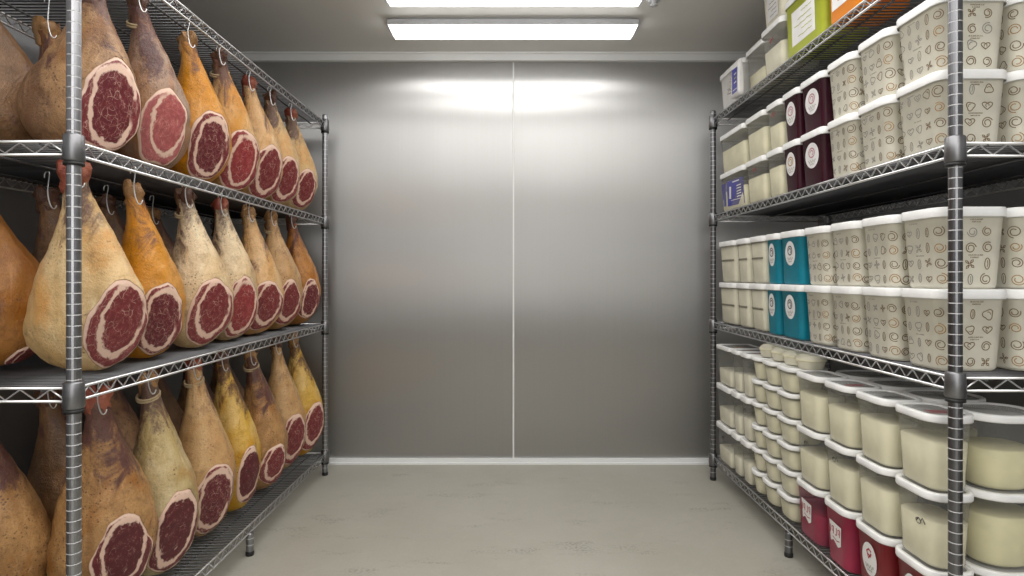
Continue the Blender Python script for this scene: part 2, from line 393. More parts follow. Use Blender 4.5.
# ------------------------------------------------------------------ wire racks
def wire_rack(xf, xb, y0, y1, levels, post_top, mats, label):
    """xf = x of the aisle posts, xb = x of the wall posts"""
    root = empty('wire_rack', ((xf+xb)/2, (y0+y1)/2, 0))
    ox, oy = (xf+xb)/2, (y0+y1)/2
    sgn = 1 if xb > xf else -1
    R = 0.0150
    def post(px, py, z0, z1, name='post'):
        bm = bmesh.new(); prof = [(R*0.9, z0)]
        z = z0+0.002; prof.append((R, z))
        while z < z1-0.03:
            z += 0.0254; prof += [(R, z-0.0022), (R*0.95, z-0.0016), (R*0.95, z-0.0006), (R, z)]
        prof += [(R, z1-0.004), (R*0.85, z1)]
        lathe(bm, prof, px-ox, py-oy, 20, mif=lambda i: 1 if i > 1 and (prof[i+1][1]-prof[i][1]) < 0.003 else 0)
        p = link(name, bm, [mats['post'], M['ring']], root)
        for q in p.data.polygons: q.use_smooth = False
        bm = bmesh.new(); lathe(bm, [(R*1.0, 0.0), (R*1.08, 0.003), (R*1.08, 0.014), (R*1.02, 0.017)], px-ox, py-oy, 16)
        link('foot', bm, M['black'], p)
    for px in (xf, xb):
        for py in (y0, y1): post(px, py, 0.0172, post_top)
    for px in (xf, xb): post(px, (y0+y1)/2, 0.0172, levels[-1]-0.034, 'support_leg')
    x_lo, x_hi = min(xf, xb), max(xf, xb)
    for h in levels:
        bm = bmesh.new()                       # deck of cross wires on long carrier wires
        n = int((y1-y0-0.04)/0.0215)
        for i in range(n):
            y = y0+0.03+(y1-y0-0.06)*i/(n-1)
            tube(bm, [(x_lo-ox, y-oy, h-0.003), (x_hi-ox, y-oy, h-0.003)], 0.0026, 5)
        for fx in (0.13, 0.5, 0.87):
            x = xf+(xb-xf)*fx
            tube(bm, [(x-ox, y0-oy, h-0.009), (x-ox, y1-oy, h-0.009)], 0.0034, 6)
        deck = link('wire_shelf', bm, mats['deck'], root)
        bm = bmesh.new()
        zt, zb = h-0.003, h-0.034
        a = 0.0
        for x in (xf, xb):
            tube(bm, [(x-ox, y0-oy, zt), (x-ox, y1-oy, zt)], 0.0036, 6); tube(bm, [(x-ox, y0-oy, zb), (x-ox, y1-oy, zb)], 0.0036, 6)
            m = 2*int((y1-y0)/0.052); pts = []
            for i in range(m+1):
                pts.append((x-ox, y0+0.02+(y1-y0-0.04)*i/m-oy, zt-0.003 if i % 2 else zb+0.003))
            tube(bm, pts, 0.0024, 5)
        for y in (y0, y1):
            tube(bm, [(xf-ox, y-oy, zt), (xb-ox, y-oy, zt)], 0.0036, 6); tube(bm, [(xf-ox, y-oy, zb), (xb-ox, y-oy, zb)], 0.0036, 6)
            m = 2*int(abs(xb-xf)/0.075); pts = []
            for i in range(m+1):
                pts.append((xf+sgn*0.02+(xb-xf-sgn*0.04)*i/m-ox, y-oy, zt-0.003 if i % 2 else zb+0.003))
            tube(bm, pts, 0.0024, 5)
        link('shelf_rim', bm, mats['rim'], deck)
        for px in (xf, xb):
            for py in (y0, y1):
                bm = bmesh.new()
                lathe(bm, [(0.0190, h-0.052), (0.0205, h-0.050), (0.0230, h-0.046), (0.0215, h+0.010), (0.0195, h+0.013), (0.0155, h+0.014)], px-ox, py-oy, 18)
                lathe(bm, [(0.0215, h-0.060), (0.0215, h-0.052)], px-ox, py-oy, 18, 1)
                link('corner_sleeve', bm, [mats['sleeve'], M['black']], deck)
    return tag(root, label, 'shelving rack')
LL = [1.950, 1.420, 0.838, 0.124]
RL = [1.950, 1.428, 0.853, 0.132]
M['sleeve_bright'] = metal('sleeve_metal', (0.25, 0.25, 0.26), 0.35)
wire_rack(-1.033, -1.64, 1.37, 3.21, LL, 1.99, dict(post=M['chrome'], deck=M['deck'], rim=M['rimlight'], sleeve=M['sleeve_bright']),
          'chrome wire rack on the left holding the hanging hams')
wire_rack(1.085, 1.70, 1.422, 3.135, RL, 1.99, dict(post=M['smoke'], deck=M['deck'], rim=M['rimlight'], sleeve=M['sleeve_bright']),
          'dark chrome wire rack on the right loaded with plastic tubs')

# ------------------------------------------------------------------ hams
PROFILE = [(0.0, 0.185), (0.04, 0.195), (0.08, 0.215), (0.14, 0.275), (0.20, 0.36), (0.28, 0.49), (0.36, 0.62), (0.45, 0.77), (0.54, 0.895), (0.63, 0.97),
           (0.72, 1.0), (0.80, 0.975), (0.86, 0.905), (0.91, 0.79), (0.95, 0.64), (0.98, 0.43), (0.994, 0.22), (1.0, 0.05)]
def prof(t):
    for (a, ra), (b, rb) in zip(PROFILE, PROFILE[1:]):
        if t <= b:
            k = (t-a)/(b-a); k = k*k*(3-2*k)*0.4+k*0.6; return ra+(rb-ra)*k
    return PROFILE[-1][1]

from mathutils.bvhtree import BVHTree
near = []
def make_ham(h, b, rx, ry, nrm, d, tc, skin, meat, hockm, seed, label, group, twine=False, yaw=0.0, bow=0.03):
    """h hook point at the hock, b lowest point; cut plane with normal nrm, d outward from the axis at tc"""
    rnd = random.Random(seed)
    h = Vector(h); b = Vector(b); root_loc = h.copy()
    ax = b-h; L = ax.length; a = ax.normalized()
    ux = Vector((math.cos(yaw), math.sin(yaw), 0)); ux = (ux-a*ux.dot(a)).normalized(); uy = a.cross(ux).normalized()
    NR, NS = 44, 44
    bm = bmesh.new(); lay = bm.verts.layers.float.new('axis')
    rings = []
    off = Vector((seed*7.31, seed*3.17, seed*1.9))
    for i in range(NR):
        t = (i/(NR-1)); t = t if t < 0.85 else 0.85+0.15*(1-max(0.0, 1-(t-0.85)/0.15)**1.6)
        c = a*(L*t) + ux*(bow*math.sin(PI*t))
        r = prof(t); ring = []
        for k in range(NS):
            ang = 2*PI*k/NS; cx, sy = math.cos(ang), math.sin(ang)
            p = Vector((cx*2, sy*2, t*5))
            wob = 1 + 0.10*mnoise.noise(p*0.8+off)*(0.4+t) + 0.05*mnoise.noise(p*2.1+off)
            rxx = rx*r
            ryy = ry*r if t > 0.30 else ry*r*(1+0.35*(0.30-t)/0.30)
            v = bm.verts.new(c + ux*(cx*rxx*wob) + uy*(sy*ryy*wob)); v[lay] = t
            ring.append(v)
        rings.append(ring)
    for i in range(NR-1):
        for k in range(NS):
            bm.faces.new((rings[i][k], rings[i][(k+1) % NS], rings[i+1][(k+1) % NS], rings[i+1][k]))
    bm.faces.new(rings[0]); bm.faces.new(rings[-1][::-1])
    bmesh.ops.recalc_face_normals(bm, faces=bm.faces)
    for ob in near + near:
        if (ob['o'].location-root_loc).length > 0.75: continue
        for v in bm.verts:
            w_ = v.co+root_loc
            if not all(ob['lo'][q]-.02 < w_[q] < ob['hi'][q]+.02 for q in range(3)): continue
            loc, nn, _, dist = ob['bvh'].find_nearest(w_)
            if loc is not None and ((w_-loc).dot(nn) < 0.006 and (dist < 0.006 or (w_-loc).dot(nn) < 0) and dist < 0.12): v.co = loc+nn*0.007-root_loc
    n = Vector(nrm).normalized()
    pc = a*(L*tc) + ux*(bow*math.sin(PI*tc)) + n*d
    bmesh.ops.bisect_plane(bm, geom=bm.verts[:]+bm.edges[:]+bm.faces[:], plane_co=pc, plane_no=n, clear_outer=True, dist=1e-5)
    edges = [e for e in bm.edges if e.is_boundary]
    # ordered boundary loop
    loop = []
    if edges:
        nb = {}
        for e in edges:
            for v in e.verts: nb.setdefault(v, []).append(e.other_vert(v))
        comps, seen = [], set()
        for s in nb:
            if s in seen: continue
            cur, prev, lp = s, None, []
            while cur is not None and cur not in seen:
                seen.add(cur); lp.append(cur)
                nx = [x for x in nb[cur] if x is not prev and x not in seen]
                prev, cur = cur, (nx[0] if nx else None)
            comps.append(lp)
        loop = [v.co.copy() for v in max(comps, key=len)]
    ham = link('hanging_ham', bm, skin); ham.location = root_loc
    tag(ham, label, 'ham', group)
    if len(loop) > 8:
        e1 = n.cross(Vector((0, 0, 1))).normalized()*-1
        if e1.x*0.3 + e1.y < 0: e1 = -e1
        e2 = n.cross(e1).normalized()
        if e2.z < 0: e2 = -e2
        # resample loop evenly
        per = [0.0]
        for i in range(len(loop)): per.append(per[-1] + (loop[(i+1) % len(loop)]-loop[i]).length)
        NP = 72; pts = []
        j = 0
        for k in range(NP):
            s = per[-1]*k/NP
            while per[j+1] < s: j += 1
            f = (s-per[j])/max(1e-9, per[j+1]-per[j]); pts.append(loop[j].lerp(loop[(j+1) % len(loop)], f))
        cen = sum(pts, Vector())/NP
        sv = max(abs((p-cen).dot(e2)) for p in pts); su = max(abs((p-cen).dot(e1)) for p in pts)
        su = max(su, sv*0.62)
        bm = bmesh.new(); cl = bm.verts.layers.float_vector.new('cut')
        prev = None; K = 14
        for q in range(K+1):
            rr = 1-q/K
            ring = []
            for p in (pts if q < K else pts[:1]):
                dlt = p-cen
                out = 0.002 + 0.010*(1-rr**2)**0.6 if rr < 1 else -0.0015
                if rr >= 1: dl = dlt*1.0
                else: dl = dlt*rr
                pos = cen + dl + n*(out + 0.003*mnoise.noise(dl*30+off)*(1-rr))
                v = bm.verts.new(pos); v[cl] = (dl.dot(e1)/su, dl.dot(e2)/sv, rr); ring.append(v)
            if prev:
                for k in range(NP):
                    if q < K: bm.faces.new((prev[k], prev[(k+1) % NP], ring[(k+1) % NP], ring[k]))
                    else: bm.faces.new((prev[k], prev[(k+1) % NP], ring[0]))
            prev = ring
        bmesh.ops.recalc_face_normals(bm, faces=bm.faces)
        bm.faces.ensure_lookup_table()
        if sum((f.normal.dot(n)*f.calc_area() for f in bm.faces)) < 0: bmesh.ops.reverse_faces(bm, faces=bm.faces)
        cut = link('cut_face', bm, meat, ham); cut['label'] = 'marbled red cut meat face ringed with white fat'
    vs_, fs_ = [], []
    for o_ in [ham] + ([cut] if len(loop) > 8 else []):
        k0 = len(vs_)
        vs_ += [v.co+root_loc for v in o_.data.vertices]; fs_ += [[k0+i for i in p.vertices] for p in o_.data.polygons]
    near.append(dict(o=ham, bvh=BVHTree.FromPolygons(vs_, fs_), lo=[min(v[q] for v in vs_) for q in range(3)], hi=[max(v[q] for v in vs_) for q in range(3)]))
    # hock end: knobbly shank stub
    bm = bmesh.new()
    rad = max(rx, ry)*0.205; pr = []
    up = -a
    for i, (z, r) in enumerate([(-0.050, 0.80), (-0.040, 1.0), (-0.026, 1.0), (-0.012, 0.98), (0.002, 1.12), (0.014, 1.18), (0.024, 1.0), (0.029, 0.65), (0.026, 0.25)]):
        ring = []
        for k in range(18):
            ang = 2*PI*k/18; q = Vector((math.cos(ang)*1.6, math.sin(ang)*1.6, z*45))
            rr = rad*r*(1+0.45*mnoise.noise(q*1.2+off)+0.25*mnoise.noise(q*3.1+off))
            zz = z + 0.026*mnoise.noise(q*0.9-off)*(1 if z > 0 else 0)
            ring.append(bm.verts.new(up*zz + ux*(math.cos(ang)*rr) + uy*(math.sin(ang)*rr)))
        pr.append(ring)
    for r0, r1 in zip(pr, pr[1:]):
        for k in range(18): bm.faces.new((r0[k], r0[(k+1) % 18], r1[(k+1) % 18], r1[k]))
    bm.faces.new(pr[-1]); bm.faces.new(pr[0][::-1])
    bmesh.ops.recalc_face_normals(bm, faces=bm.faces)
    hk = link('hock', bm, hockm, ham)
    if twine:
        bm = bmesh.new()
        for dz in (0.0, 0.007):
            pts = []
            for k in range(25):
                ang = 2*PI*k/24; q = rad*1.30
                pts.append(a*(0.048+dz+0.008*math.sin(ang)) + ux*(math.cos(ang)*q) + uy*(math.sin(ang)*q))
            tube(bm, pts, 0.004, 6, caps=False)
        link('twine', bm, M['twine'], ham)
    return ham

def make_hook(h, ztop, label, R=0.12):
    """wire hook: wraps the carrier wire at ztop, drops to the hock and curls under it"""
    x, y, z = h
    bm = bmesh.new()
    ld = math.hypot(x, y); cx, cy = -x/ld, -y/ld; sx_, sy_ = -cy, cx      # towards the aisle, and sideways
    r = 0.42*R+0.007
    tx, ty = x+cx*r*0.95, y+cy*r*0.95
    p = [(tx-0.010, ty, ztop-0.012), (tx-0.010, ty, ztop), (tx-0.006, ty, ztop+0.006), (tx, ty, ztop+0.008), (tx+0.006, ty, ztop+0.004), (tx+0.004, ty, ztop-0.01)]
    for sd_, ot, zz_ in ((0.0, 1.0, 0.024), (0.0, 1.0, 0.01), (0.002, 1.0, -0.010), (0.007, 1.0, -0.030), (0.013, 0.98, -0.038), (0.019, 0.95, -0.033), (0.021, 0.93, -0.024)):
        p.append((x+cx*r*ot+sx_*sd_, y+cy*r*ot+sy_*sd_, z+zz_))
    q = []
    for i in range(len(p)-1):
        a, b = Vector(p[i]), Vector(p[i+1])
        q.append(a); q.append(a.lerp(b, 0.5))
    q.append(Vector(p[-1]))
    q = [q[0]] + [(q[i-1]+q[i]*2+q[i+1])/4 for i in range(1, len(q)-1)] + [q[-1]]
    q = [Vector(v) - Vector((x, y, z)) for v in q]
    tube(bm, q, 0.0019, 7)
    o = link('meat_hook', bm, M['hook'], loc=(x, y, z))
    return tag(o, label, 'hook', 'wire hooks carrying the hams')

HOCKD = skin_mat('hock_dark', (0.10, 0.05, 0.035), (0.26, 0.15, 0.09), spots=0.3, hock=0, seed=3.3)
HOCKT = skin_mat('hock_tan', (0.30, 0.17, 0.09), (0.46, 0.28, 0.15), spots=0.5, hock=0, seed=5.1)
HOCKR = skin_mat('hock_red', (0.20, 0.05, 0.045), (0.42, 0.17, 0.12), spots=0.3, hock=0, seed=7.7)
S = {}
def sk(k, c1, c2, spots=0.4, hock=0.6, seed=None, **kw):
    S[k] = skin_mat('skin_'+k, c1, c2, spots=spots, hock=hock, seed=len(S)+1.37 if seed is None else seed, **kw)
sk('brown', (0.20, 0.115, 0.07), (0.42, 0.26, 0.15), 0.9, 0.9)
sk('grey', (0.40, 0.21, 0.11), (0.33, 0.25, 0.20), 0.4, 1.3)
sk('orange', (0.58, 0.27, 0.075), (0.66, 0.36, 0.15), 0.25, 0.75)
sk('amber', (0.58, 0.30, 0.10), (0.66, 0.46, 0.27), 0.35, 1.0)
sk('peach', (0.66, 0.40, 0.20), (0.74, 0.52, 0.32), 0.25, 0.8)
sk('cream', (0.66, 0.45, 0.24), (0.78, 0.60, 0.38), 0.3, 0.6)
sk('ivory', (0.68, 0.49, 0.29), (0.82, 0.66, 0.46), 0.55, 0.8)
sk('tan', (0.52, 0.32, 0.17), (0.62, 0.42, 0.24), 0.6, 0.6)
sk('rust', (0.40, 0.19, 0.08), (0.56, 0.29, 0.13), 0.4, 0.9)
sk('mottled', (0.32, 0.18, 0.09), (0.52, 0.32, 0.17), 1.0, 1.7)
sk('olive', (0.46, 0.35, 0.18), (0.60, 0.50, 0.32), 0.6, 0.9)
sk('yellow', (0.62, 0.38, 0.09), (0.68, 0.48, 0.22), 0.5, 0.8)
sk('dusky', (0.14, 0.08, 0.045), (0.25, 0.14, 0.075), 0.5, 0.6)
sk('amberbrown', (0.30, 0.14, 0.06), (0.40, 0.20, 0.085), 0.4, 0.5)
E_ = [meat_mat('meat_dark', (0.120, 0.016, 0.022), (0.17, 0.028, 0.032), seed=1.0, marb=0.9, ex=0.05, ey=0.02),
      meat_mat('meat_rose', (0.34, 0.085, 0.085), (0.36, 0.10, 0.10), seed=2.2, marb=0.6, ex=0.15, ey=0.2),
      meat_mat('meat_ruby', (0.165, 0.024, 0.028), (0.20, 0.034, 0.038), seed=3.4, marb=0.75, ex=0.06, ey=0.12),
      meat_mat('meat_red', (0.25, 0.035, 0.038), (0.22, 0.035, 0.038), seed=4.9, marb=0.6, ex=0.05, ey=0.05),
      meat_mat('meat_wine', (0.095, 0.014, 0.018), (0.12, 0.018, 0.022), seed=6.1, marb=0.3, ex=0.0, ey=0.10)]

GF = 'hams hanging in the front row of a shelf'
SH = ['top', 'middle', 'lowest']
# per tier: hock (x,y,z), bottom (x,y,z), rx, ry, normal, d, skin, meat, hock, label
T1 = [
 ((-1.108,1.537,1.858), (-1.213,1.580,1.432), 0.155,0.095, (0.837,-0.475,-0.272), 0.092, 'brown', 0, HOCKD, 'largest grey-brown ham with dark cut face, beside the left front post on the top tier'),
 ((-1.101,1.711,1.897), (-1.177,1.864,1.432), 0.110,0.102, (0.773,-0.502,-0.387), 0.074, 'grey', 1, HOCKD, 'grey and brown ham with pale pink cut face and twine knot, top tier'),
 ((-1.104,1.978,1.897), (-1.183,2.131,1.432), 0.118,0.105, (0.773,-0.507,-0.382), 0.076, 'orange', 0, HOCKT, 'bright orange ham with a dark streak on its shank, top tier'),
 ((-1.098,2.178,1.912), (-1.163,2.349,1.432), 0.116,0.107, (0.776,-0.487,-0.401), 0.077, 'amber', 3, HOCKD, 'amber ham with purple-black shank, fourth along the top tier from the front'),
 ((-1.104,2.438,1.899), (-1.169,2.585,1.432), 0.118,0.109, (0.763,-0.505,-0.404), 0.078, 'peach', 2, HOCKR, 'peach ham with raw red shank tip, fifth along the top tier from the front'),
 ((-1.100,2.640,1.899), (-1.164,2.783,1.432), 0.117,0.109, (0.772,-0.504,-0.387), 0.083, 'cream', 2, HOCKD, 'pale cream ham second from the back wall on the top tier'),
 ((-1.101,2.891,1.898), (-1.161,3.021,1.432), 0.115,0.111, (0.766,-0.517,-0.381), 0.085, 'cream', 2, HOCKR, 'cream ham with dark red shank, nearest the back wall on the top tier'),
]
T2 = [
 ((-1.117,1.482,1.355), (-1.187,1.599,0.846), 0.147,0.097, (0.821,-0.414,-0.393), 0.089, 'cream', 2, HOCKR, 'big smooth cream ham behind the left front post on the middle tier'),
 ((-1.118,1.718,1.344), (-1.168,1.833,0.846), 0.110,0.100, (0.782,-0.502,-0.369), 0.070, 'orange', 0, HOCKT, 'orange ham with purple bruise patches on the middle tier'),
 ((-1.116,1.984,1.364), (-1.159,2.106,0.846), 0.118,0.106, (0.785,-0.509,-0.353), 0.075, 'ivory', 2, HOCKD, 'ivory ham speckled dark at the shank, third along the middle tier from the front'),
 ((-1.121,2.237,1.363), (-1.166,2.356,0.846), 0.114,0.109, (0.782,-0.519,-0.344), 0.074, 'ivory', 3, HOCKR, 'pale ham with purple blotches, fourth along the middle tier from the front'),
 ((-1.121,2.473,1.363), (-1.166,2.586,0.846), 0.118,0.114, (0.755,-0.555,-0.349), 0.082, 'peach', 2, HOCKT, 'peach ham with brown shank, fifth along the middle tier from the front'),
 ((-1.121,2.705,1.366), (-1.169,2.825,0.846), 0.120,0.111, (0.780,-0.522,-0.344), 0.087, 'tan', 2, HOCKT, 'dull tan ham second from the back wall on the middle tier'),
 ((-1.120,2.950,1.374), (-1.167,3.077,0.846), 0.118,0.107, (0.810,-0.509,-0.289), 0.094, 'rust', 0, HOCKD, 'rusty orange ham nearest the back wall on the middle tier, cut side turned away'),
]
T3 = [
 ((-1.154,1.617,0.762), (-1.240,1.724,0.169), 0.144,0.110, (0.714,-0.617,-0.331), 0.098, 'mottled', 4, HOCKR, 'dark blotched brown ham beside the left front post on the lowest tier'),
 ((-1.126,1.796,0.779), (-1.160,1.886,0.142), 0.114,0.101, (0.816,-0.496,-0.298), 0.074, 'olive', 4, HOCKT, 'greyish yellow ham with mouldy skin, second along the lowest tier'),
 ((-1.132,2.065,0.775), (-1.172,2.168,0.142), 0.113,0.110, (0.786,-0.541,-0.299), 0.080, 'tan', 0, HOCKR, 'peach-tan ham with a purple mark on its shank, third along the lowest tier'),
 ((-1.134,2.271,0.772), (-1.168,2.376,0.142), 0.118,0.091, (0.863,-0.435,-0.256), 0.089, 'yellow', 4, HOCKD, 'golden yellow-bottomed ham seen edge-on, fourth along the lowest tier'),
 ((-1.134,2.520,0.756), (-1.155,2.630,0.142), 0.113,0.107, (0.794,-0.521,-0.313), 0.091, 'mottled', 2, HOCKT, 'freckled brown ham, fifth along the lowest tier from the front'),
 ((-1.134,2.789,0.767), (-1.173,2.897,0.142), 0.115,0.109, (0.799,-0.540,-0.264), 0.084, 'tan', 2, HOCKD, 'tan ham with white-ringed cut face, second from the back wall on the lowest tier'),
 ((-1.127,2.994,0.775), (-1.148,3.094,0.147), 0.118,0.100, (0.824,-0.522,-0.220), 0.085, 'yellow', 2, HOCKT, 'golden ham nearest the back wall on the lowest tier'),
]
WZ = [LL[0]-0.012, LL[1]-0.012, LL[2]-0.012]
sd = 60
# back rows, in the shade by the wall
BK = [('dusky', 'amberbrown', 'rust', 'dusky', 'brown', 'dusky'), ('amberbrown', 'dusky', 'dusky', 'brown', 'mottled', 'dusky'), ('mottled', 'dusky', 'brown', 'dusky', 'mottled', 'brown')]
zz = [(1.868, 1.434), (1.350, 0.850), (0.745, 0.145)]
where = ['at the left photo edge', 'behind the first front ham', 'behind the second front ham', 'behind the third front ham', 'behind the fifth front ham', 'behind the last front hams']
for ti in range(3):
    for i in range(5, -1, -1):
        sd += 1
        y = 1.60+0.262*i
        h = (-1.44, y-0.06, zz[ti][0]-0.01*(i % 2)); b = (-1.475, y+0.06, zz[ti][1])
        hk = (HOCKD, HOCKT, HOCKD)[(i+ti) % 3]
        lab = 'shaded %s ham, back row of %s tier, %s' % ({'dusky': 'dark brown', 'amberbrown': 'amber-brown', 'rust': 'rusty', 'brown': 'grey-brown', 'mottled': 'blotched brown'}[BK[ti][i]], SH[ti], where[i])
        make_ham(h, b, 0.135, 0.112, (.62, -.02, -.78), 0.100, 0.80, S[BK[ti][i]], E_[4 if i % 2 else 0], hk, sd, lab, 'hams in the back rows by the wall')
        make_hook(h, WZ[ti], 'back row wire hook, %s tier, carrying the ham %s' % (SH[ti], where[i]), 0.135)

SHORT = [['largest grey-brown ham on the top tier', 'ham with the pale pink cut face, top tier', 'bright orange ham on the top tier', 'amber ham with purple-black shank, top tier',
          'peach ham with raw red shank, top tier', 'cream ham second from the back wall, top tier', 'cream ham nearest the back wall, top tier'],
         ['big smooth cream ham on the middle tier', 'orange ham on the middle tier', 'ivory ham with speckled shank, middle tier', 'pale purple-blotched ham, middle tier',
          'peach ham on the middle tier', 'dull tan ham on the middle tier', 'rusty orange ham nearest the back wall, middle tier'],
         ['dark blotched brown ham on the lowest tier', 'greyish yellow mouldy ham on the lowest tier', 'peach-tan ham on the lowest tier', 'golden yellow ham seen edge-on, lowest tier',
          'freckled brown ham on the lowest tier', 'tan ham second from the back wall, lowest tier', 'golden ham nearest the back wall, lowest tier']]
for ti, T in enumerate((T1, T2, T3)):
    for i in range(len(T)-1, -1, -1):
        h, b, rx, ry, nr, d, s, m, hk, lab = T[i]
        sd += 1
        make_ham(h, b, rx, ry, nr, d, 0.74, S[s], E_[m], hk, sd, lab, GF, twine=((ti, i) in ((0,1), (0,3), (1,2), (1,5), (2,1), (2,2), (2,4))), yaw=random.Random(sd).uniform(-.15, .15))
        make_hook(h, WZ[ti], 'bent wire hook carrying the ' + SHORT[ti][i], max(rx, ry))

# ------------------------------------------------------------------ tubs
def ribbon(bm, pts, w, frame, mi):
    """flat stroke; frame(s,t) -> 3D point"""
    n = len(pts); L_, R_ = [], []
    for i in range(n):
        a = Vector(pts[max(0, i-1)]); b = Vector(pts[min(n-1, i+1)]); t = (b-a)
        if t.length < 1e-9: t = Vector((1, 0))
        t.normalize(); nn = Vector((-t.y, t.x))*(w/2)
        p = Vector(pts[i]); L_.append(bm.verts.new(frame(*(p+nn)))); R_.append(bm.verts.new(frame(*(p-nn))))
    for i in range(n-1):
        f = bm.faces.new((L_[i], R_[i], R_[i+1], L_[i+1])); f.material_index = mi

def disc(bm, cs, ct, rs, rt, frame, mi, seg=24):
    f = bm.faces.new([bm.verts.new(frame(cs+rs*math.cos(2*PI*k/seg), ct+rt*math.sin(2*PI*k/seg))) for k in range(seg)]); f.material_index = mi

def motif(bm, cs, ct, r, kind, frame, mi, rnd, w=0.0019):
    a0 = rnd.uniform(0, 2*PI)
    def P(rad, ang, sx=1, sy=1): return (cs+rad*sx*math.cos(ang+a0), ct+rad*sy*math.sin(ang+a0))
    if kind == 0:      # swirl
        ribbon(bm, [P(r*(1-0.62*k/26), 2*PI*1.6*k/26) for k in range(27)], w, frame, mi)
    elif kind == 1:    # shell / nut
        ribbon(bm, [P(r*(0.85+0.15*math.cos(3*2*PI*k/18)), 2*PI*k/18) for k in range(19)], w, frame, mi)
        ribbon(bm, [P(r*0.45, -0.9+1.9*k/6) for k in range(7)], w*0.8, frame, mi)
    elif kind == 2:    # sprig
        for q in range(4):
            an = q*PI/2
            ribbon(bm, [P(0.1*r, an), P(r*0.7, an-0.25), P(r*1.0, an), P(r*0.7, an+0.3), P(0.15*r, an+0.1)], w, frame, mi)
    elif kind == 3:    # heart-like seed
        ribbon(bm, [(cs+r*0.9*math.sin(x)**3, ct+r*0.75*(0.81*math.cos(x)-0.31*math.cos(2*x)-0.12*math.cos(3*x))) for x in [2*PI*k/20 for k in range(21)]], w, frame, mi)
        ribbon(bm, [P(r*0.3, 2*PI*k/8) for k in range(7)], w*0.8, frame, mi)
    elif kind == 4:    # pod
        ribbon(bm, [(cs+r*0.45*math.cos(x), ct+r*math.sin(x)) for x in [2*PI*k/16 for k in range(17)]], w, frame, mi)
        ribbon(bm, [(cs, ct-r*0.6), (cs+r*0.1, ct), (cs, ct+r*0.6)], w*0.8, frame, mi)

def caption(bm, cs, ct, wid, frame, mi, rnd, rows=2):
    for q in range(rows):
        s = cs-wid/2+(0 if q == 0 else wid*0.15)
        e = cs+wid/2-(0 if q == 0 else wid*0.25)
        while s < e:
            l = rnd.uniform(0.0016, 0.003)
            ribbon(bm, [(s, ct-q*0.006-0.0016), (s+l*0.5, ct-q*0.006+0.0016), (s+l, ct-q*0.006-0.0012)], 0.0011, frame, mi)
            s += l+rnd.choice((0.0006, 0.0006, 0.002))

class Shape:
    """tapered rounded box standing on z=0, x across the shelf, y along the aisle"""
    def __init__(s, w, d, h, r=0.03, taper=0.90):
        s.w, s.d, s.h, s.r, s.k = w, d, h, r, taper
    def at(s, z):
        f = s.k+(1-s.k)*max(0, min(1, z/s.h)); return s.w-(1-f)*s.w, s.d-(1-f)*s.w, s.r
    def secs(s, z0, z1, inset=0.0):
        out = []
        for z in ([z0, z0+0.004, z0+0.010] if z0 < 0.02 else [z0]) + [z1]:
            w, d, r = s.at(z); e = inset
            if z0 < 0.02 and z == z0: e += 0.009
            elif z0 < 0.02 and z == z0+0.004: e += 0.003
            out.append((w-2*e, d-2*e, max(0.004, r-e), z))
        return out
    def wrap(s, u, z, off, near):
        """run a length u round the outline from the middle of one side"""
        w, d, r = s.at(z)
        if near: w, d = d, w
        r = min(r, w/2-.001, d/2-.001); flat = d/2-r; sg = 1 if u > 0 else -1; v = abs(u)
        if v <= flat: p = (-w/2-off, v)
        elif v <= flat+r*PI/2: q = (v-flat)/r; p = (-w/2+r-(r+off)*math.cos(q), flat+(r+off)*math.sin(q))
        else: p = (-w/2+r+(v-flat-r*PI/2), flat+r+off)
        x, y = p[0], p[1]*sg
        return (x, y, z) if not near else (y, x, z)
    def aisle(s, off=0.0007): return lambda t, z: s.wrap(t, z, off, False)
    def near(s, off=0.0007): return lambda t, z: s.wrap(t, z, off, True)

def lid_mesh(sh, z0, panel, name='lid', sk_=None):
    w, d, r = sh.w, sh.d, sh.r
    bm = bmesh.new()
    sk_ = sk_ or (0.016 if sh.h > 0.12 else 0.007)
    secs = [(w+0.0075, d+0.0075, r+0.003, z0-sk_+0.001), (w+0.010, d+0.010, r+0.005, z0-sk_), (w+0.012, d+0.012, r+0.006, z0-sk_+0.003), (w+0.012, d+0.012, r+0.006, z0+0.007), (w+0.008, d+0.008, r+0.004, z0+0.010),
            (w-0.014, d-0.014, r-0.006, z0+0.010), (w-0.018, d-0.018, r-0.008, z0+0.005)]
    loft(bm, secs, bottom=False, top=not panel)
    return bm

